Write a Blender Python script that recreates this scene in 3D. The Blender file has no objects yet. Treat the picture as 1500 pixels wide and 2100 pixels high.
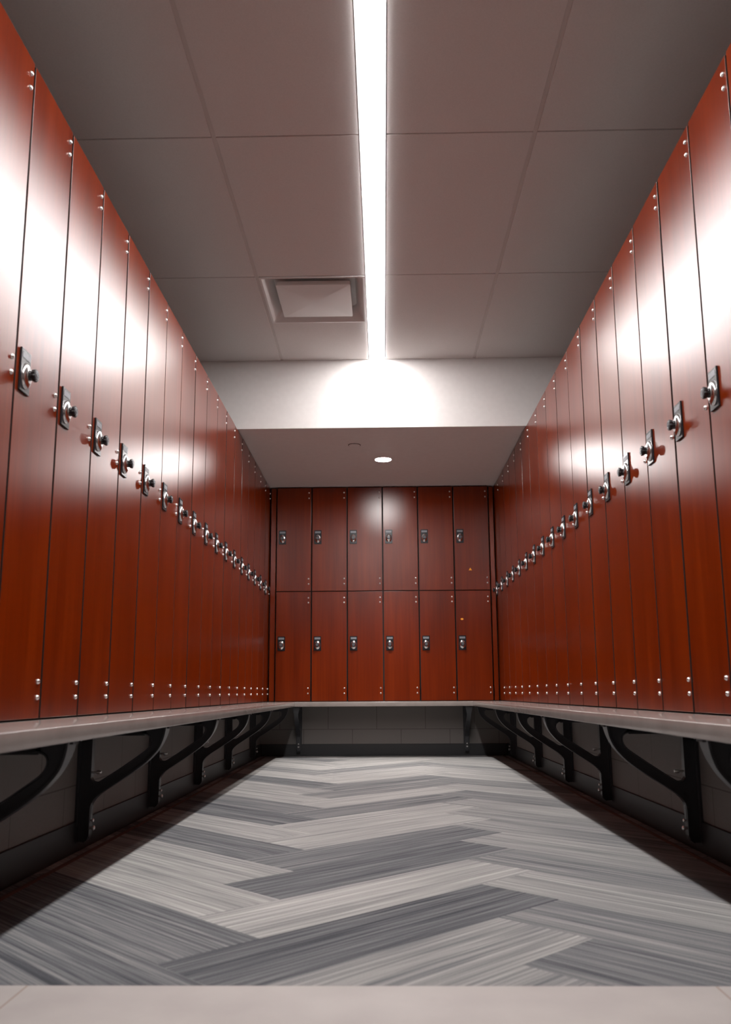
import bpy, bmesh, math, random
from mathutils import Vector, Matrix
random.seed(7)
S = bpy.context.scene
COL = S.collection

# ------------------------------------------------------------------ camera
FPX, PITCH, YAW, ROLL, SY = 1772.2, .1746, .0197, -.0054, 58.27
H = .515                                   # eye height above the carpet
cd = bpy.data.cameras.new('camera'); cam = bpy.data.objects.new('camera', cd); COL.objects.link(cam)
fw = Vector((-math.sin(YAW)*math.cos(PITCH), math.cos(YAW)*math.cos(PITCH), math.sin(PITCH)))
rt = Vector((math.cos(YAW), math.sin(YAW), 0)); up = rt.cross(fw)
c_, s_ = math.cos(ROLL), math.sin(ROLL)
rx = c_*rt + s_*up; ry = -s_*rt + c_*up
cam.matrix_world = Matrix(((rx.x, ry.x, -fw.x, 0), (rx.y, ry.y, -fw.y, 0), (rx.z, ry.z, -fw.z, H), (0, 0, 0, 1)))
cd.sensor_fit = 'VERTICAL'; cd.sensor_height = 36; cd.sensor_width = 36*1500/2100
cd.lens = FPX/2100*36; cd.shift_y = SY/2100
cd.clip_start = .01; cd.clip_end = 50
cd.dof.use_dof = True; cd.dof.focus_distance = 5.2; cd.dof.aperture_fstop = 5.0
S.camera = cam

# ------------------------------------------------------------------ world and exposure
w = bpy.data.worlds.new('world'); S.world = w; w.use_nodes = True
w.node_tree.nodes['Background'].inputs[0].default_value = (.9, .95, 1, 1)
w.node_tree.nodes['Background'].inputs[1].default_value = .0
S.view_settings.view_transform = 'Standard'; S.view_settings.look = 'None'
S.view_settings.gamma = 1; S.view_settings.use_curve_mapping = False
S.view_settings.exposure = 0.0
LED_POWER = 78.0           # radiance of the long ceiling strip
SPOT_POWER = 450.0          # radiance of the round downlight lens
DOWN_W = 240.0              # the downlight's beam towards the floor, watts

# ------------------------------------------------------------------ measured layout (metres)
WL = .971                  # locker faces at x = +-WL
YB = 7.309                 # back locker faces
TW = .3048                 # locker pitch
ZT = H+1.7563; ZB = H-.0653
ZC = H+2.252               # main ceiling
ZS = ZT+.010               # underside of the soffit
YS = 5.625                 # soffit face
BD = .257; BT = H-.0702; BBT = H-.1081   # bench
Y0L, Y0R, XB0 = 2.4647, 2.7741, -.9114
PX, PY = 1.03, 7.375       # plinth faces under the bench
WX = 1.36                  # room side walls
LX0, LX1 = -.075, .024     # light strip

# ------------------------------------------------------------------ materials
def mat(name, color, rough=.5, metal=0, spec=.5, coat=0):
    m = bpy.data.materials.new(name); m.use_nodes = True
    b = m.node_tree.nodes['Principled BSDF']
    b.inputs['Base Color'].default_value = (*color, 1); b.inputs['Roughness'].default_value = rough
    b.inputs['Metallic'].default_value = metal; b.inputs['Specular IOR Level'].default_value = spec
    b.inputs['Coat Weight'].default_value = coat
    return m
def nodes(m):
    nt = m.node_tree; return nt, nt.nodes, nt.links, nt.nodes['Principled BSDF']
def ramp(N, stops):
    r = N.new('ShaderNodeValToRGB'); e = r.color_ramp.elements
    e[0].position, e[0].color = stops[0][0], (*stops[0][1], 1)
    e[1].position, e[1].color = stops[-1][0], (*stops[-1][1], 1)
    for p, c in stops[1:-1]:
        x = e.new(p); x.color = (*c, 1)
    return r
def noise_mat(name, c1, c2, scale, rough, spec=.5, bump=0, vscale=(1, 1, 1), detail=4, metal=0):
    m = mat(name, c1, rough, metal, spec); nt, N, L, b = nodes(m)
    tc = N.new('ShaderNodeTexCoord'); mp = N.new('ShaderNodeMapping'); mp.inputs['Scale'].default_value = vscale
    no = N.new('ShaderNodeTexNoise'); no.inputs['Scale'].default_value = scale; no.inputs['Detail'].default_value = detail
    L.new(tc.outputs['Object'], mp.inputs[0]); L.new(mp.outputs[0], no.inputs['Vector'])
    r = ramp(N, [(.3, c1), (.7, c2)]); L.new(no.outputs['Fac'], r.inputs[0]); L.new(r.outputs[0], b.inputs['Base Color'])
    if bump:
        bp = N.new('ShaderNodeBump'); bp.inputs['Strength'].default_value = bump; bp.inputs['Distance'].default_value = .002
        L.new(no.outputs['Fac'], bp.inputs['Height']); L.new(bp.outputs[0], b.inputs['Normal'])
    return m

def wood_mat():
    m = mat('cherry_laminate', (.2, .03, .01), .36, 0, .72); nt, N, L, b = nodes(m)
    tc = N.new('ShaderNodeTexCoord'); oi = N.new('ShaderNodeObjectInfo')
    mul = N.new('ShaderNodeMath'); mul.operation = 'MULTIPLY'; mul.inputs[1].default_value = 37.0
    L.new(oi.outputs['Random'], mul.inputs[0])
    cx = N.new('ShaderNodeCombineXYZ')
    for i in range(3): L.new(mul.outputs[0], cx.inputs[i])
    ad = N.new('ShaderNodeVectorMath'); ad.operation = 'ADD'
    L.new(tc.outputs['Object'], ad.inputs[0]); L.new(cx.outputs[0], ad.inputs[1])
    def ns(sc, vs, det, dist=0):
        mp = N.new('ShaderNodeMapping'); mp.inputs['Scale'].default_value = vs; L.new(ad.outputs[0], mp.inputs[0])
        n = N.new('ShaderNodeTexNoise'); n.inputs['Scale'].default_value = sc; n.inputs['Detail'].default_value = det
        n.inputs['Distortion'].default_value = dist; L.new(mp.outputs[0], n.inputs['Vector']); return n
    a = ns(9, (1, 1, .10), 2, .3); f = ns(70, (1, 1, .03), 2)
    mx = N.new('ShaderNodeMix'); mx.inputs[0].default_value = .38
    L.new(a.outputs['Fac'], mx.inputs[2]); L.new(f.outputs['Fac'], mx.inputs[3])
    r = ramp(N, [(.32, WOOD[0]), (.5, WOOD[1]), (.68, WOOD[2])]); L.new(mx.outputs[0], r.inputs[0])
    L.new(r.outputs[0], b.inputs['Base Color'])
    rr = N.new('ShaderNodeMapRange'); rr.inputs['To Min'].default_value = .283; rr.inputs['To Max'].default_value = .303
    L.new(f.outputs['Fac'], rr.inputs[0])
    N.remove(b)
    df = N.new('ShaderNodeBsdfDiffuse'); L.new(r.outputs[0], df.inputs[0])
    gl = N.new('ShaderNodeBsdfAnisotropic'); gl.distribution = 'BECKMANN'; gl.inputs['Color'].default_value = (1, 1, 1, 1)
    L.new(rr.outputs[0], gl.inputs['Roughness'])
    fr = N.new('ShaderNodeFresnel'); fr.inputs[0].default_value = 1.47
    ms = N.new('ShaderNodeMixShader'); L.new(fr.outputs[0], ms.inputs[0]); L.new(df.outputs[0], ms.inputs[1]); L.new(gl.outputs[0], ms.inputs[2])
    L.new(ms.outputs[0], N['Material Output'].inputs[0])
    return m
WOOD = [(.105, .0098, .0003), (.145, .0148, .0005), (.185, .0210, .0008)]
M = {}
M['wood'] = wood_mat()
M['body'] = mat('locker_carcass', (.014, .010, .008), .6)
M['edge'] = mat('door_edge_dark', (.022, .010, .007), .6)  # door edge faces, coloured darker than the front
M['black'] = mat('black_plastic', (.004, .004, .005), .3)
M['plate'] = mat('lock_plate_dark_grey', (.012, .013, .016), .27, 0, .42)
M['label'] = mat('number_strip_grey', (.20, .21, .23), .4)
M['chrome'] = mat('chrome', (.82, .82, .83), .2, 1)
M['steel'] = mat('bolt_steel', (.86, .85, .84), .33, 1)
M['dial'] = mat('dial_grey', (.10, .10, .11), .3)
M['bracket'] = mat('bracket_black_paint', (.036, .037, .041), .33)
M['bench'] = noise_mat('bench_grey_laminate', (.245, .212, .196), (.295, .26, .242), 7, .15, .5)
M['white'] = mat('white_metal', (.72, .71, .70), .28)
M['sticker'] = mat('orange_sticker', (.95, .36, .02), .5)
M['dark'] = mat('dark_void', (.01, .01, .01), .8)
M['ceiling'] = noise_mat('ceiling_tile', (.66, .63, .615), (.70, .67, .655), 160, .85, .2, .12)
M['grid'] = mat('ceiling_grid_paint', (.60, .56, .54), .5)
M['soffit'] = noise_mat('soffit_paint', (.66, .63, .615), (.69, .66, .645), 30, .6, .3, .03)
M['base'] = mat('baseboard_rubber', (.022, .023, .025), .45)
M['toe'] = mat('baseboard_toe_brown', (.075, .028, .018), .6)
M['wallrear'] = mat('wall_paint_greige', (.11, .07, .055), .6)

def block_mat():
    m = mat('painted_block', (.3, .28, .26), .6); nt, N, L, b = nodes(m)
    tc = N.new('ShaderNodeTexCoord'); sp = N.new('ShaderNodeSeparateXYZ'); L.new(tc.outputs['Object'], sp.inputs[0])
    ad = N.new('ShaderNodeMath'); L.new(sp.outputs[0], ad.inputs[0]); L.new(sp.outputs[1], ad.inputs[1])
    cb = N.new('ShaderNodeCombineXYZ'); L.new(ad.outputs[0], cb.inputs[0])
    zz = N.new('ShaderNodeMath'); zz.inputs[1].default_value = -.0135; L.new(sp.outputs[2], zz.inputs[0]); L.new(zz.outputs[0], cb.inputs[1])
    br = N.new('ShaderNodeTexBrick'); br.inputs['Scale'].default_value = 1
    br.inputs['Brick Width'].default_value = .4064; br.inputs['Row Height'].default_value = .2032
    br.inputs['Mortar Size'].default_value = .0026; br.inputs['Mortar Smooth'].default_value = .3
    br.inputs['Color1'].default_value = (.17, .155, .144, 1); br.inputs['Color2'].default_value = (.16, .146, .135, 1)
    br.inputs['Mortar'].default_value = (.075, .062, .055, 1)
    L.new(cb.outputs[0], br.inputs['Vector']); L.new(br.outputs['Color'], b.inputs['Base Color'])
    no = N.new('ShaderNodeTexNoise'); no.inputs['Scale'].default_value = 90; L.new(tc.outputs['Object'], no.inputs['Vector'])
    bp = N.new('ShaderNodeBump'); bp.inputs['Strength'].default_value = .25; bp.inputs['Distance'].default_value = .003
    L.new(no.outputs['Fac'], bp.inputs['Height']); L.new(bp.outputs[0], b.inputs['Normal'])
    return m
M['block'] = block_mat()

def emit_mat(name, color, strength):
    m = bpy.data.materials.new(name); m.use_nodes = True; nt = m.node_tree
    nt.nodes.remove(nt.nodes['Principled BSDF'])
    e = nt.nodes.new('ShaderNodeEmission'); e.inputs[0].default_value = (*color, 1); e.inputs[1].default_value = strength
    nt.links.new(e.outputs[0], nt.nodes['Material Output'].inputs[0]); return m
M['led'] = emit_mat('led_lens', (1, .97, .96), LED_POWER)
M['spot'] = emit_mat('downlight_lens', (1, .96, .94), SPOT_POWER)

def carpet_mat():
    m = mat('carpet_planks', (.3, .3, .3), .95, 0, .1); nt, N, L, b = nodes(m)
    uv = N.new('ShaderNodeUVMap'); uv.uv_map = 'plank'
    tone = N.new('ShaderNodeAttribute'); tone.attribute_name = 'tone'
    def ns(vs, det, rough=.5):
        mp = N.new('ShaderNodeMapping'); mp.inputs['Scale'].default_value = vs; L.new(uv.outputs[0], mp.inputs[0])
        n = N.new('ShaderNodeTexNoise'); n.inputs['Scale'].default_value = 1; n.inputs['Detail'].default_value = det
        n.inputs['Roughness'].default_value = rough; L.new(mp.outputs[0], n.inputs['Vector']); return n
    broad = ns((.55, 22, 1), 2); mid = ns((1.3, 95, 1), 2, .6); fine = ns((5, 330, 1), 1); tuft = ns((420, 420, 1), 1)
    def math_(op, a, bb, c=None):
        n = N.new('ShaderNodeMath'); n.operation = op
        for i, x in enumerate((a, bb)):
            if isinstance(x, (int, float)): n.inputs[i].default_value = x
            else: L.new(x, n.inputs[i])
        return n.outputs[0]
    def amp(n, k): return math_('MULTIPLY', math_('SUBTRACT', n.outputs['Fac'], .5), k)
    s = math_('ADD', amp(broad, .55), amp(mid, 1.05)); s = math_('ADD', s, amp(fine, .50)); s = math_('ADD', s, amp(tuft, .35))
    v = math_('ADD', tone.outputs['Fac'], s)
    r = ramp(N, [(0, (.035, .037, .045)), (.30, (.125, .128, .136)), (.62, (.27, .264, .258)), (1, (.50, .48, .46))])
    L.new(v, r.inputs[0]); L.new(r.outputs[0], b.inputs['Base Color'])
    bp = N.new('ShaderNodeBump'); bp.inputs['Strength'].default_value = .5; bp.inputs['Distance'].default_value = .002
    L.new(tuft.outputs['Fac'], bp.inputs['Height']); L.new(bp.outputs[0], b.inputs['Normal'])
    return m
M['carpet'] = carpet_mat()

def tile_mat():
    m = mat('porcelain_floor_tile', (.4, .36, .34), .55, 0, .3); nt, N, L, b = nodes(m)
    tc = N.new('ShaderNodeTexCoord'); mp = N.new('ShaderNodeMapping')
    mp.inputs['Location'].default_value = (-.58+6.1, -1.645+6.1, 0); L.new(tc.outputs['Object'], mp.inputs[0])
    br = N.new('ShaderNodeTexBrick'); br.offset = 0; br.inputs['Scale'].default_value = 1
    br.inputs['Brick Width'].default_value = 1.22; br.inputs['Row Height'].default_value = .61
    br.inputs['Mortar Size'].default_value = .0022; br.inputs['Mortar'].default_value = (.28, .22, .18, 1)
    L.new(mp.outputs[0], br.inputs['Vector'])
    no = N.new('ShaderNodeTexNoise'); no.inputs['Scale'].default_value = 6; no.inputs['Detail'].default_value = 5
    L.new(tc.outputs['Object'], no.inputs['Vector'])
    r = ramp(N, [(.3, (.36, .325, .31)), (.7, (.42, .385, .365))]); L.new(no.outputs['Fac'], r.inputs[0])
    L.new(r.outputs[0], br.inputs['Color1']); L.new(r.outputs[0], br.inputs['Color2'])
    L.new(br.outputs['Color'], b.inputs['Base Color']); return m
M['tile'] = tile_mat()

# ------------------------------------------------------------------ mesh helpers
def add_box(bm, x0, x1, y0, y1, z0, z1, bev=0, seg=1):
    vs = [bm.verts.new(p) for p in [(x0,y0,z0),(x1,y0,z0),(x1,y1,z0),(x0,y1,z0),(x0,y0,z1),(x1,y0,z1),(x1,y1,z1),(x0,y1,z1)]]
    fs = [bm.faces.new([vs[i] for i in f]) for f in [(0,3,2,1),(4,5,6,7),(0,1,5,4),(1,2,6,5),(2,3,7,6),(3,0,4,7)]]
    if bev:
        es = list({e for f in fs for e in f.edges})
        bmesh.ops.bevel(bm, geom=es, offset=bev, segments=seg, profile=.5, affect='EDGES')
def add_lathe(bm, prof, n=24, origin=(0,0,0), axis='y', sx=1, sz=1):
    """prof: (radius, distance along axis) pairs; axis 'y' points towards -y, 'z' towards -z"""
    rings = []
    for r, d in prof:
        ring = []
        for i in range(n):
            a = 2*math.pi*i/n
            if axis == 'y': p = (r*math.cos(a)*sx, -d, r*math.sin(a)*sz)
            else: p = (r*math.cos(a)*sx, -r*math.sin(a)*sz, -d)
            ring.append(bm.verts.new((p[0]+origin[0], p[1]+origin[1], p[2]+origin[2])))
        rings.append(ring)
    for a, b in zip(rings, rings[1:]):
        for i in range(n):
            bm.faces.new((a[i], a[(i+1) % n], b[(i+1) % n], b[i]))
    bm.faces.new(rings[0][::-1]); bm.faces.new(rings[-1])
def add_prism(bm, pts, y0, y1):
    """pts: (x,z) outline, extruded along y"""
    a = [bm.verts.new((p[0], y0, p[1])) for p in pts]; b = [bm.verts.new((p[0], y1, p[1])) for p in pts]
    bm.faces.new(a); bm.faces.new(b[::-1])
    for i in range(len(pts)):
        j = (i+1) % len(pts); bm.faces.new((a[i], b[i], b[j], a[j]))
def link(name, bm, m, parent=None, smooth=False, loc=None):
    bmesh.ops.recalc_face_normals(bm, faces=bm.faces)
    me = bpy.data.meshes.new(name); bm.to_mesh(me); bm.free()
    ms = m if isinstance(m, (list, tuple)) else [m]
    for x in ms: me.materials.append(x)
    if smooth:
        for p in me.polygons: p.use_smooth = True
        me.set_sharp_from_angle(angle=math.radians(35))
    o = bpy.data.objects.new(name, me); COL.objects.link(o)
    if parent: o.parent = parent
    if loc: o.location = loc
    return o
def struct(name, bm, m, smooth=False):
    o = link(name, bm, m, None, smooth); o['kind'] = 'structure'; return o
def thing(name, label, cat, loc=(0,0,0), rz=0, group=None):
    o = bpy.data.objects.new(name, None); COL.objects.link(o); o.location = loc; o.rotation_euler = (0, 0, rz)
    o.empty_display_size = .1; o['label'] = label; o['category'] = cat
    if group: o['group'] = group
    return o
def copy_tree(o, parent=None):
    c = o.copy(); COL.objects.link(c); c.parent = parent
    for ch in o.children: copy_tree(ch, c)
    return c
def box(name, dims, m, parent=None, bev=0, seg=1):
    bm = bmesh.new(); add_box(bm, *dims, bev=bev, seg=seg); return link(name, bm, m, parent)

# ------------------------------------------------------------------ setting: floor
def clip(poly, x0, x1, y0, y1):
    def cut(poly, inside, inter):
        out = []
        for i, p in enumerate(poly):
            q = poly[(i+1) % len(poly)]
            if inside(p):
                out.append(p)
                if not inside(q): out.append(inter(p, q))
            elif inside(q): out.append(inter(p, q))
        return out
    def ix(v, k):
        def f(p, q):
            t = (v-p[k])/(q[k]-p[k]); return tuple(a+(b-a)*t for a, b in zip(p, q))
        return f
    for k, v, s in ((0, x0, 1), (0, x1, -1), (1, y0, 1), (1, y1, -1)):
        poly = cut(poly, lambda p: (p[k]-v)*s >= -1e-9, ix(v, k))
        if not poly: return []
    return poly
FY = 1.645
tones = {'c': {-3: .50, -2: .52, -1: .54, 0: .26, 1: .68, 2: .30, 3: .33, 4: .68, 5: .66, 6: .40, 7: .70, 8: .44, 9: .38, 10: .70, 11: .66, 12: .46, 13: .68, 14: .66, 15: .6},
         'l': {-6: .32, -5: .36, -4: .34, -3: .36, -2: .34, -1: .32, 0: .64, 1: .62, 2: .31, 3: .66, 4: .30, 5: .37, 6: .66, 7: .62, 8: .32, 9: .68, 10: .44, 11: .68, 12: .62, 13: .42, 14: .66},
         'r': {-4: .40, -3: .52, -2: .30, -1: .40, 0: .60, 1: .42, 2: .56, 3: .50, 4: .52, 5: .60, 6: .42, 7: .62, 8: .42, 9: .62, 10: .60, 11: .46, 12: .62, 13: .60, 14: .46, 15: .62, 16: .6},
         'o': {}}
bm = bmesh.new(); uvl = bm.loops.layers.uv.new('plank'); tl = bm.verts.layers.float.new('tone')
W2 = .25/math.sqrt(2); L2 = 1/math.sqrt(2); ST = .25*math.sqrt(2)
def plank(corner, dirx, diry, tone):
    """corner, unit direction of the length; width runs to the left of it"""
    ux, uy = dirx, diry; px, py = -uy, ux
    pts = []
    for a, b in ((0, 0), (1, 0), (1, .25), (0, .25)):
        pts.append((corner[0]+ux*a+px*b, corner[1]+uy*a+py*b, a, b))
    poly = clip(pts, -WX, WX, FY, 7.42)
    if len(poly) < 3: return
    o1, o2 = random.uniform(0, 50), random.uniform(0, 50)
    vs = []
    for p in poly:
        v = bm.verts.new((p[0], p[1], 0)); v[tl] = tone; vs.append(v)
    f = bm.faces.new(vs)
    for l, p in zip(f.loops, poly): l[uvl].uv = (p[2]+o1, p[3]+o2)
r2 = math.sqrt(.5)
XT = .262; YT0 = 2.487
for i in range(-8, 18):
    yt = YT0+ST*i
    t = lambda k: tones[k].get(i, random.choice([.33, .6, .66]))
    # centre column rises to the right: starts at its bottom corner
    plank((XT+W2-L2, yt-W2-L2), r2, r2, t('c'))
    # right column falls to the right: left corner (XT, yt)
    plank((XT, yt), r2, -r2, t('r'))
    # left column: right corner (XT+W2-L2, yt-W2); starts at its left corner
    xr = XT+W2-L2; plank((xr-W2-L2, yt-W2-W2+L2), r2, -r2, t('l'))
    # outer columns, mostly under the benches
    plank((XT+W2-L2+2*L2, yt-W2-L2), r2, r2, .5); plank((XT+W2-3*L2, yt-W2-L2), r2, r2, .5)
floor = struct('floor', bm, M['carpet'])
bm = bmesh.new(); add_box(bm, -WX, WX, -1.8, FY, -.02, .004, bev=.0015)
o = struct('floor', bm, M['tile'])

# walls: block plinth under the lockers, wall behind them, pier nearer than the first locker
for side, s in (('left', -1), ('right', 1)):
    bm = bmesh.new()
    def q(*pts): bm.faces.new([bm.verts.new(p) for p in pts])
    q((s*PX, -1.8, 0), (s*PX, PY, 0), (s*PX, PY, BT), (s*PX, -1.8, BT))
    q((s*PX, -1.8, BT), (s*PX, PY, BT), (s*(WX), PY, BT), (s*(WX), -1.8, BT))
    q((s*WX, -1.8, BT), (s*WX, 7.75, BT), (s*WX, 7.75, ZC+.1), (s*WX, -1.8, ZC+.1))
    nb = len(bm.faces)
    add_box(bm, min(s*(WL+.006), s*(WX-.001)), max(s*(WL+.006), s*(WX-.001)), -1.79, 1.835, BT+.001, ZC-.002)
    bm.faces.ensure_lookup_table()
    for f in bm.faces[nb:]: f.material_index = 1
    struct('wall_'+side, bm, [M['block'], M['wallrear']])
    bm = bmesh.new()
    x0, x1 = sorted((s*PX, s*(PX-.008)))
    add_box(bm, x0, x1, -1.8, PY, 0, .100, bev=.002)
    struct('baseboard_'+side, bm, M['base'])
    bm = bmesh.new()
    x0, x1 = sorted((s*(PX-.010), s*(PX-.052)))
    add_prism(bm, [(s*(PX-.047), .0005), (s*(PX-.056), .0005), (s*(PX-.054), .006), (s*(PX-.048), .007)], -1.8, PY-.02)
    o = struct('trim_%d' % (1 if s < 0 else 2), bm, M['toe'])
bm = bmesh.new()
def q(*pts): bm.faces.new([bm.verts.new(p) for p in pts])
q((-PX, PY, 0), (PX, PY, 0), (PX, PY, BT), (-PX, PY, BT))
q((-WX, PY, BT), (WX, PY, BT), (WX, 7.74, BT), (-WX, 7.74, BT))
q((-WX, 7.74, BT), (WX, 7.74, BT), (WX, 7.74, ZC+.1), (-WX, 7.74, ZC+.1))
struct('wall_back', bm, M['block'])
box_ = bmesh.new(); add_box(box_, -PX+.009, PX-.009, PY-.009, PY, 0, .097, bev=.002); add_box(box_, -PX+.009, PX-.009, PY-.020, PY-.0092, 0, .012, bev=.003)
struct('baseboard_back', box_, M['base'])
bm = bmesh.new(); add_box(bm, -WX, WX, -1.9, -1.8, 0, ZC+.1)
struct('wall_front', bm, M['wallrear'])
# soffit
bm = bmesh.new(); add_box(bm, -WX+.001, WX-.001, YS, 7.739, ZS, ZC+.02, bev=.0015)
o = struct('ceiling', bm, M['soffit'])

# ------------------------------------------------------------------ suspended ceiling
bm = bmesh.new()
GX0, GX1 = -.679, .640
cols = [(-WX, GX0), (GX0, LX0-.006), (LX1+.006, GX1), (GX1, WX)]
TC = 1.2117
rows = [3.1977-TC*4, 3.1977-TC*3, 3.1977-TC*2, 3.1977-TC, 3.1977, 3.1977+TC, YS]
gap = .0085
VX0, VX1, VY0, VY1 = GX0+.012, LX0-.008, rows[5]+.004, rows[5]+.60
for ci, (a, b) in enumerate(cols):
    for ri, (c, d) in enumerate(zip(rows, rows[1:])):
        if ci == 1 and ri == 5: c = VY1+.004
        ea = gap if ci in (1, 3) else .0015; eb = gap if ci in (0, 2) else .0015
        if ri == 5: g1 = .0015
        else: g1 = .0035
        add_box(bm, a+ea, b-eb, c+.0035, d-g1, ZC, ZC+.018, bev=.0012)
struct('ceiling', bm, M['ceiling'])
bm = bmesh.new()
for x in (GX0, GX1): add_box(bm, x-.014, x+.014, -1.8, YS, ZC+.006, ZC+.03)
for i, y in enumerate(rows[:-1]):
    add_box(bm, -WX, LX0-.010, y-.012, y+.012, ZC+.0065, ZC+.029); add_box(bm, LX1+.010, WX, y-.012, y+.012, ZC+.0065, ZC+.029)
add_box(bm, VX0, VX1+.001, VY1-.006, VY1+.014, ZC+.0065, ZC+.029)
bm2 = struct('ceiling', bm, M['grid']); bm2.name = 'trim_3'
bm = bmesh.new(); add_box(bm, -WX, WX, -1.8, YS, ZC+.16, ZC+.2); o = struct('ceiling', bm, M['dark'])

# linear light
t = thing('linear_light', 'long white linear ceiling light running down the middle of the ceiling to the soffit', 'ceiling light', ((LX0+LX1)/2, YS/2, ZC))
hw = (LX1-LX0)/2
bm = bmesh.new()
for s in (-1, 1):
    a, b = sorted((s*(hw+.005), s*(hw-.003)))
    add_box(bm, a, b, -YS/2-.4, YS/2-.001, -.001, .06)
add_box(bm, -hw+.003, hw-.003, -YS/2-.4, YS/2-.001, .03, .06)
link('housing', bm, M['white'], t)
bm = bmesh.new(); add_box(bm, -hw+.0035, hw-.0035, -YS/2-.39, YS/2-.002, -.0045, .025, bev=.002, seg=2)
link('lens', bm, M['led'], t)['label'] = 'glowing white lens'

# ------------------------------------------------------------------ air diffuser
vx, vy = (VX0+VX1)/2, (VY0+VY1)/2; vw = (VX1-VX0)/2; vd = (VY1-VY0)/2
t = thing('air_diffuser', 'square white ceiling air vent with a drop plaque, left of the long light', 'vent', (vx, vy, ZC))
def ring_loft(bm, rects, n=6):
    rs = []
    for hx, hy, z, r in rects:
        ring = []
        for cx, cy, a0 in ((hx-r, hy-r, 0), (-hx+r, hy-r, 90), (-hx+r, -hy+r, 180), (hx-r, -hy+r, 270)):
            for k in range(n+1):
                a = math.radians(a0+90*k/n); ring.append(bm.verts.new((cx+r*math.cos(a), cy+r*math.sin(a), z)))
        rs.append(ring)
    for a, b in zip(rs, rs[1:]):
        m = len(a)
        for i in range(m): bm.faces.new((a[i], a[(i+1) % m], b[(i+1) % m], b[i]))
    return rs
bm = bmesh.new()
ring_loft(bm, [(vw, vd, .012, .002), (vw, vd, -.003, .002), (vw-.012, vd-.012, -.004, .004), (vw-.022, vd-.022, .006, .025), (vw-.045, vd-.045, .035, .045), (vw-.06, vd-.06, .075, .05), (vw-.12, vd-.12, .095, .05)])
rs = ring_loft(bm, [(vw-.12, vd-.12, .095, .05), (.001, .001, .096, .0005)])
link('frame', bm, M['white'], t, smooth=True)
bm = bmesh.new()
rs = ring_loft(bm, [(.01, .01, .03, .005), (.18, .18, .03, .02), (.206, .206, .020, .012), (.210, .210, .004, .008), (.208, .208, -.004, .006), (.200, .200, -.006, .006), (.01, .01, -.0065, .004)])
bm.faces.new(rs[-1]); bm.faces.new(rs[0])
link('plaque', bm, M['white'], t, smooth=True)['label'] = 'flat square centre plate'

# ------------------------------------------------------------------ downlight and sprinkler cover
t = thing('downlight', 'small round glowing downlight in the low ceiling before the back lockers', 'ceiling light', (.012, 6.43, ZS))
bm = bmesh.new()
add_lathe(bm, [(.060, -.001), (.070, 0), (.071, .003), (.064, .005), (.059, .002)], 40, axis='z')
link('trim_ring', bm, M['white'], t, smooth=True)
bm = bmesh.new(); add_lathe(bm, [(.0585, .0022), (.0585, .0045), (.03, .0065), (.002, .007)], 40, axis='z')
link('lens', bm, M['spot'], t, smooth=True)
ld = bpy.data.lights.new('downlight_lamp', 'SPOT'); ld.energy = DOWN_W; ld.spot_size = math.radians(96); ld.spot_blend = 1
ld.shadow_soft_size = .05; ld.color = (1, .97, .93)
lo_ = bpy.data.objects.new('downlight_lamp', ld); COL.objects.link(lo_); lo_.parent = t; lo_.location = (0, 0, -.012)
t = thing('sprinkler_cover', 'small round white cover plate in the low ceiling, left of the downlight', 'sprinkler cover', (-.196, 6.035, ZS))
bm = bmesh.new(); add_lathe(bm, [(.040, .0005), (.041, .004), (.038, .0055), (.002, .006)], 36, axis='z')
link('plate', bm, M['soffit'], t, smooth=True)
bm = bmesh.new(); add_lathe(bm, [(.0455, 0), (.0455, .0022), (.0415, .0026)], 36, axis='z'); link('rim_ring', bm, mat('sprinkler_rim_brown', (.05, .022, .015), .6), t)  # dark brown rim around the cover plate

# ------------------------------------------------------------------ lockers
GAP = .0115
def bolt(parent, x, z):
    bm = bmesh.new(); add_lathe(bm, [(.0074, -.001), (.0074, .0008), (.0070, .0027), (.0059, .0045), (.0041, .0058), (.0019, .0066), (.0005, .0067)], 16, (0, 0, 0))
    return link('hinge_bolt', bm, M['steel'], parent, smooth=True, loc=(x, 0, z))
def lock(parent, x, z):
    """x, z: centre of the plate on the door face"""
    bm = bmesh.new(); add_box(bm, -.031, .031, -.0060, 0, -.060, .060, bev=.0009)
    p = link('combination_lock', bm, M['plate'], parent, loc=(x, 0, z))
    bm = bmesh.new(); add_box(bm, -.024, .024, -.0070, -.0058, .034, .051, bev=.0004)
    link('number_strip', bm, M['label'], p)
    bm = bmesh.new()
    add_lathe(bm, [(.0255, .0055), (.0255, .0085), (.0238, .0122), (.0215, .0145), (.0185, .0162), (.0160, .0170), (.0145, .0190), (.002, .0192)], 32, (0, 0, -.013), sx=1, sz=1.45)
    link('bezel', bm, M['chrome'], p, smooth=True)['label'] = 'chrome oval dish'
    bm = bmesh.new()
    prof = [(.0150, .012), (.0145, .018), (.0132, .0225), (.0138, .0255), (.0168, .0275), (.0175, .030), (.0175, .0355), (.0163, .0375)]
    n = 24; rings = []
    for r, d in prof:
        rings.append([bm.verts.new(((r*(1.0 if i % 2 else .93))*math.cos(2*math.pi*i/n), -d, -.012+(r*(1.0 if i % 2 else .93))*math.sin(2*math.pi*i/n))) for i in range(n)])
    for a, b in zip(rings, rings[1:]):
        for i in range(n): bm.faces.new((a[i], a[(i+1) % n], b[(i+1) % n], b[i]))
    bm.faces.new(rings[0]); bm.faces.new(rings[-1])
    link('knob', bm, M['black'], p)['label'] = 'black dial knob'
    bm = bmesh.new(); add_lathe(bm, [(.0125, .0373), (.0125, .0387), (.0095, .0391), (.0090, .0383), (.0055, .0383), (.0050, .0397), (.001, .0397)], 20, (0, 0, -.012))
    link('dial_face', bm, M['dial'], p, smooth=True)
    return p
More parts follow.
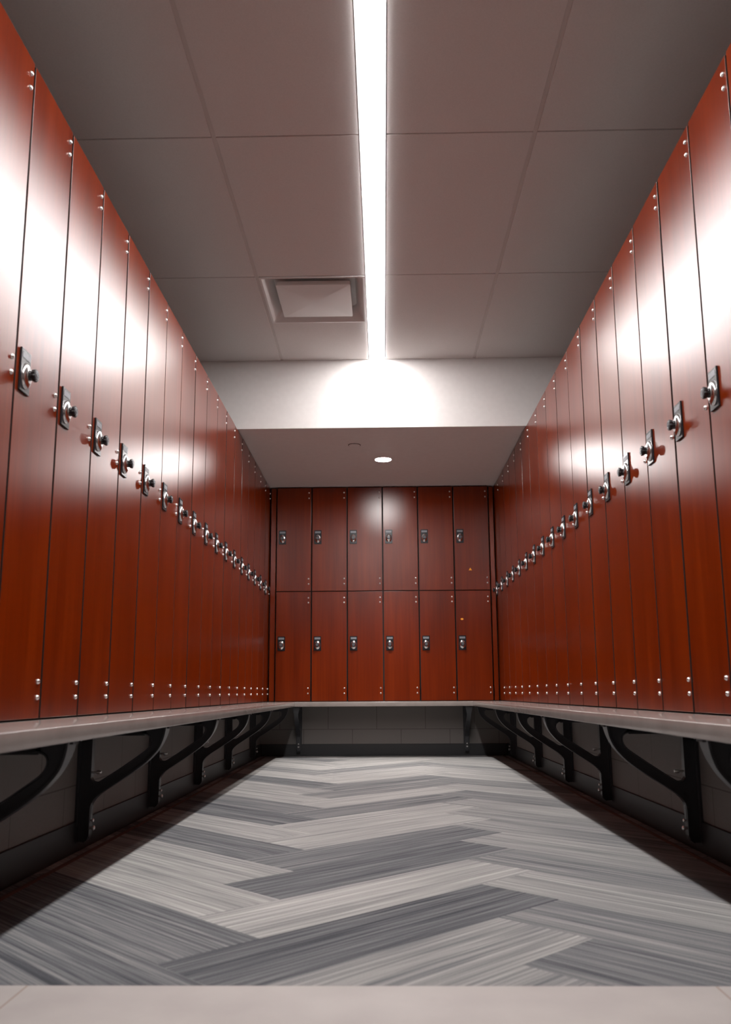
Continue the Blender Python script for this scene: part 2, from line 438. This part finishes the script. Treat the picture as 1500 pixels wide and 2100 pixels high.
def make_locker(z0, z1, bolts, lockz, name='locker'):
    t = thing(name, '', 'locker')
    bm = bmesh.new(); add_box(bm, .0018, TW-.0018, .0185, .370, z0-.0042 if z0 < .6 else z0-.0035, z1+.0015 if z1 > 2 else z1+.0035)
    link('cabinet', bm, M['body'], t)
    bm = bmesh.new(); add_box(bm, GAP/2, TW-GAP/2, 0, .018, z0, z1, bev=.0011, seg=2)
    bm.normal_update()
    for f in bm.faces:
        if abs(f.normal.y) < .5: f.material_index = 1
    d = link('door', bm, [M['wood'], M['edge']], t)
    for z in bolts: bolt(d, TW-.026, z)
    lock(t, .053, lockz)
    return t
TALLB = (H+1.711, H+1.667, H+.877, H+.834, H+.036, H-.008)
proto = make_locker(ZB, ZT, TALLB, H+.864)
ORD = ['first', 'second', 'third', 'fourth', 'fifth', 'sixth', 'seventh', 'eighth', 'ninth', 'tenth']
def ordn(k): return ORD[k-1]
def place(p, loc, rz, label, group, first=[None]):
    if p['label'] == '': o = p
    else: o = copy_tree(p)
    o['label'] = label; o['group'] = group; o.location = loc; o.rotation_euler = (0, 0, rz); return o
rnd = random.Random(3)
for i, k in enumerate(range(-1, 17)):       # 18 doors, left wall; k = index of the far seam
    n = 18
    lab = ('tall cherry red locker in the left row, %s from the left edge of the photo' % ordn(i+1)) if i < 9 else \
          ('tall cherry red locker in the left row, %s from the back corner' % ordn(n-i))
    place(proto, (-WL, Y0L+(k-1)*TW, 0), math.pi/2+math.radians(rnd.uniform(-.22, .22)), lab, 'tall lockers in the left row')
for i, k in enumerate(range(-2, 16)):       # 18 doors, right wall; k = index of the far seam
    n = 18
    lab = ('tall cherry red locker in the right row, %s from the right edge of the photo' % ordn(i+1)) if i < 9 else \
          ('tall cherry red locker in the right row, %s from the back corner' % ordn(n-i))
    place(proto, (WL, Y0R+k*TW, 0), -math.pi/2+math.radians(rnd.uniform(-.22, .22)), lab, 'tall lockers in the right row')
ZM = H+.8527
pu = make_locker(ZM+.0035, ZT, (H+1.713, H+1.665, H+.961, H+.916), H+1.3205, 'half_locker')
pl = make_locker(ZB, ZM-.0035, (H+.798, H+.757, H+.040, H-.003), H+.411, 'half_locker')
EXTRA = {('upper', 5): ', orange sticker low on it', ('lower', 5): ', orange sticker above lock'}
for k in range(6):
    for p, nm in ((pu, 'upper'), (pl, 'lower')):
        lab = '%s cherry red half locker in the back wall, %s' % (nm, ['leftmost', 'second from the left', 'third from the left', 'third from the right', 'second from the right', 'rightmost'][k])+EXTRA.get((nm, k), '')
        o = place(p, (XB0+k*TW, YB, 0), math.radians(rnd.uniform(-.16, .16)), lab, nm+' half lockers in the back wall')
        if nm == 'lower' and k == 0:
            dd = [c for c in o.children if c.name.startswith('door')][0]
            for zc in (H+.785, H+.02):
                bm = bmesh.new(); add_box(bm, -.0042, 0, -.002, .016, -.032, .032, bev=.001)
                link('hinge', bm, M['black'], dd, loc=(TW, 0, zc))['label'] = 'black hinge knuckle in the seam'
# filler panels in the two back corners
for s, nm in ((-1, 'left'), (1, 'right')):
    a, b = sorted((s*(WL-.011), s*(abs(XB0)+.006+(.006 if s > 0 else 0))))
    o = box('filler_panel', (a, b, YB+.0125, YB+.0275, ZB, ZT), M['wood'], None, bev=.001)
    o['label'] = 'narrow cherry red filler strip beside the back lockers, in the %s corner' % nm; o['category'] = 'filler panel'; o['group'] = 'corner filler strips'
# orange stickers
for (x, z, rot, nm) in ((.748, H+1.033, 0, 'orange triangular sticker low on the upper rightmost back locker'), (.667, H+.609, .8, 'small orange sticker above the lock of the lower rightmost back locker')):
    bm = bmesh.new(); pts = [(-.014, -.010), (.014, -.010), (.005, .006), (.0, .013), (-.005, .006)] if rot == 0 else [(-.014, 0), (-.004, -.009), (.008, -.007), (.014, 0), (.004, .008), (-.006, .007)]
    add_prism(bm, pts, -.0012, 0)
    o = link('sticker', bm, M['sticker'], None, loc=(x, YB-.0006, z)); o['label'] = nm; o['category'] = 'sticker'; o['group'] = 'orange stickers'

# ------------------------------------------------------------------ bench round three sides
bench = thing('bench', 'grey bench wrapping round three sides below the lockers on black brackets', 'bench', (0, YB, 0))
BX = WL-BD; BY = YB-BD
bm = bmesh.new(); YN = .9
out = [(-PX+.001, YN), (-BX, YN), (-BX, BY), (BX, BY), (BX, YN), (PX-.001, YN), (PX-.001, PY-.001), (-PX+.001, PY-.001)]
lo = [bm.verts.new((x, y-YB, BBT)) for x, y in out]; hi = [bm.verts.new((x, y-YB, BT)) for x, y in out]
def U(v): return [(v[0], v[1], v[2], v[7]), (v[2], v[3], v[6], v[7]), (v[3], v[4], v[5], v[6])]
for f in U(hi): bm.faces.new(f)
for f in U(lo): bm.faces.new(f[::-1])
for i in range(8):
    j = (i+1) % 8; bm.faces.new((lo[i], lo[j], hi[j], hi[i]))
bmesh.ops.recalc_face_normals(bm, faces=bm.faces)
es = [e for e in bm.edges if len(e.link_faces) == 2 and e.calc_face_angle(0) > 1 and abs(e.verts[0].co.z-e.verts[1].co.z) < 1e-4]
bmesh.ops.bevel(bm, geom=es, offset=.003, segments=3, profile=.5, affect='EDGES')
link('bench_top', bm, M['bench'], bench, smooth=True)

def bez(p0, p1, p2, p3, n):
    return [tuple((1-t)**3*a+3*(1-t)**2*t*b+3*(1-t)*t*t*c+t**3*d for a, b, c, d in zip(p0, p1, p2, p3)) for t in [i/n for i in range(n+1)]]
def make_bracket(parent):
    """local: wall plane x=0, bench runs out along +x, z=0 under the bench, web in the xz plane"""
    bm = bmesh.new()
    outer = bez((.297, -.001), (.293, -.030), (.283, -.060), (.262, -.085), 8)+bez((.262, -.085), (.235, -.117), (.215, -.130), (.170, -.160), 5)[1:]+bez((.170, -.160), (.10, -.207), (.052, -.225), (.048, -.262), 8)[1:]
    inner = bez((.215, -.026), (.250, -.026), (.248, -.058), (.225, -.078), 8)+bez((.225, -.078), (.17, -.118), (.12, -.150), (.075, -.178), 5)[1:]+bez((.075, -.178), (.056, -.188), (.043, -.180), (.043, -.155), 5)[1:]
    def normals(line):
        n = len(line); o = []
        for i in range(n):
            a = line[max(0, i-1)]; b = line[min(n-1, i+1)]
            dx, dz = b[0]-a[0], b[1]-a[1]; l = math.hypot(dx, dz); o.append((dz/l, -dx/l))
        return o
    def strip(line, th, hw):
        nn = normals(line)
        for i in range(len(line)-1):
            p, q_ = line[i], line[i+1]; h0, h1 = (hw[i], hw[i+1]) if isinstance(hw, list) else (hw, hw)
            vs = []
            for pt, nv, h in ((p, nn[i], h0), (q_, nn[i+1], h1)):
                for k in (0, th):
                    for y in (-h, h): vs.append(bm.verts.new((pt[0]+nv[0]*k, y, pt[1]+nv[1]*k)))
            a, b, c, d, e, f, g, h = vs
            for fc in ((a, b, f, e), (c, g, h, d), (a, e, g, c), (b, d, h, f), (a, c, d, b), (e, f, h, g)): bm.faces.new(fc)
    # web of the diagonal: quads between outer and inner curve
    N = 24
    def resample(line, n):
        L = [0]
        for p, q_ in zip(line, line[1:]): L.append(L[-1]+math.dist(p, q_))
        o = []; j = 0
        for i in range(n+1):
            t = L[-1]*i/n
            while j < len(line)-2 and L[j+1] < t: j += 1
            u = (t-L[j])/(L[j+1]-L[j]); o.append(tuple(a+(b-a)*u for a, b in zip(line[j], line[j+1])))
        return o
    A = resample(outer, N); B = resample([(.20, -.001), (.215, -.024)]+inner, N)
    for y, flip in ((-.008, 0), (.008, 1)):
        for i in range(N):
            f = [bm.verts.new((p[0], y, p[1])) for p in (A[i], A[i+1], B[i+1], B[i])]
            bm.faces.new(f[::-1] if flip else f)
    hw = [max(.017, .030-.05*i/len(outer)) for i in range(len(outer))]
    strip(outer, .006, hw)
    strip(inner, -.004, .013)
    strip([(.048, -.262), (.047, -.30), (.047, -.352), (.041, -.368), (.030, -.376)], .006, .0155)
    # top arm
    add_box(bm, 0, .305, -.019, .019, -.006, 0)
    add_prism(bm, [(0, -.003), (.225, -.003), (.225, -.026), (.043, -.028), (.043, -.05), (0, -.05)], -.008, .008)
    add_box(bm, .040, .222, -.013, .013, -.030, -.0255)
    # leg
    add_prism(bm, [(0, -.003), (.043, -.003), (.043, -.17), (.050, -.235), (.046, -.362), (.03, -.374), (0, -.374)], -.008, .008)
    add_box(bm, 0, .008, -.024, .024, -.376, 0)
    add_box(bm, .0405, .0455, -.013, .013, -.165, -.028)
    b = link('bracket', bm, M['bracket'], parent)
    for p in b.data.polygons: p.use_smooth = False
    def bl(x, z, L, r):
        bm = bmesh.new()
        # axis along local +x
        prof = [(r*.55, 0), (r*.55, L*.55), (r, L*.55), (r, L*.85), (r*.6, L)]
        rings = [[bm.verts.new((x+d, rr*math.cos(2*math.pi*i/12), z+rr*math.sin(2*math.pi*i/12))) for i in range(12)] for rr, d in prof]
        for a, c in zip(rings, rings[1:]):
            for i in range(12): bm.faces.new((a[i], a[(i+1) % 12], c[(i+1) % 12], c[i]))
        bm.faces.new(rings[0]); bm.faces.new(rings[-1])
        link('bolt', bm, M['steel'], b, smooth=True)
    bl(.044, -.330, .018, .008); bl(.046, -.306, .012, .006); bl(.042, -.150, .034, .0065)
    return b
b0 = make_bracket(bench)
def put(loc, rz, first=[True]):
    if first[0]: o = b0; first[0] = False
    else: o = copy_tree(b0, bench)
    o.location = (loc[0], loc[1]-YB, loc[2]); o.rotation_euler = (0, 0, rz)
for y in (1.30, 2.07, 2.985, 3.885, 4.80, 5.72, 6.78): put((-PX+.0005, y, BBT-.0005), 0)
for y in (1.30, 2.05, 2.95, 4.07, 4.88, 5.81, 6.92): put((PX-.0005, y, BBT-.0005), math.pi)
for x in (-.708, .685): put((x, PY-.0005, BBT-.0005), -math.pi/2)
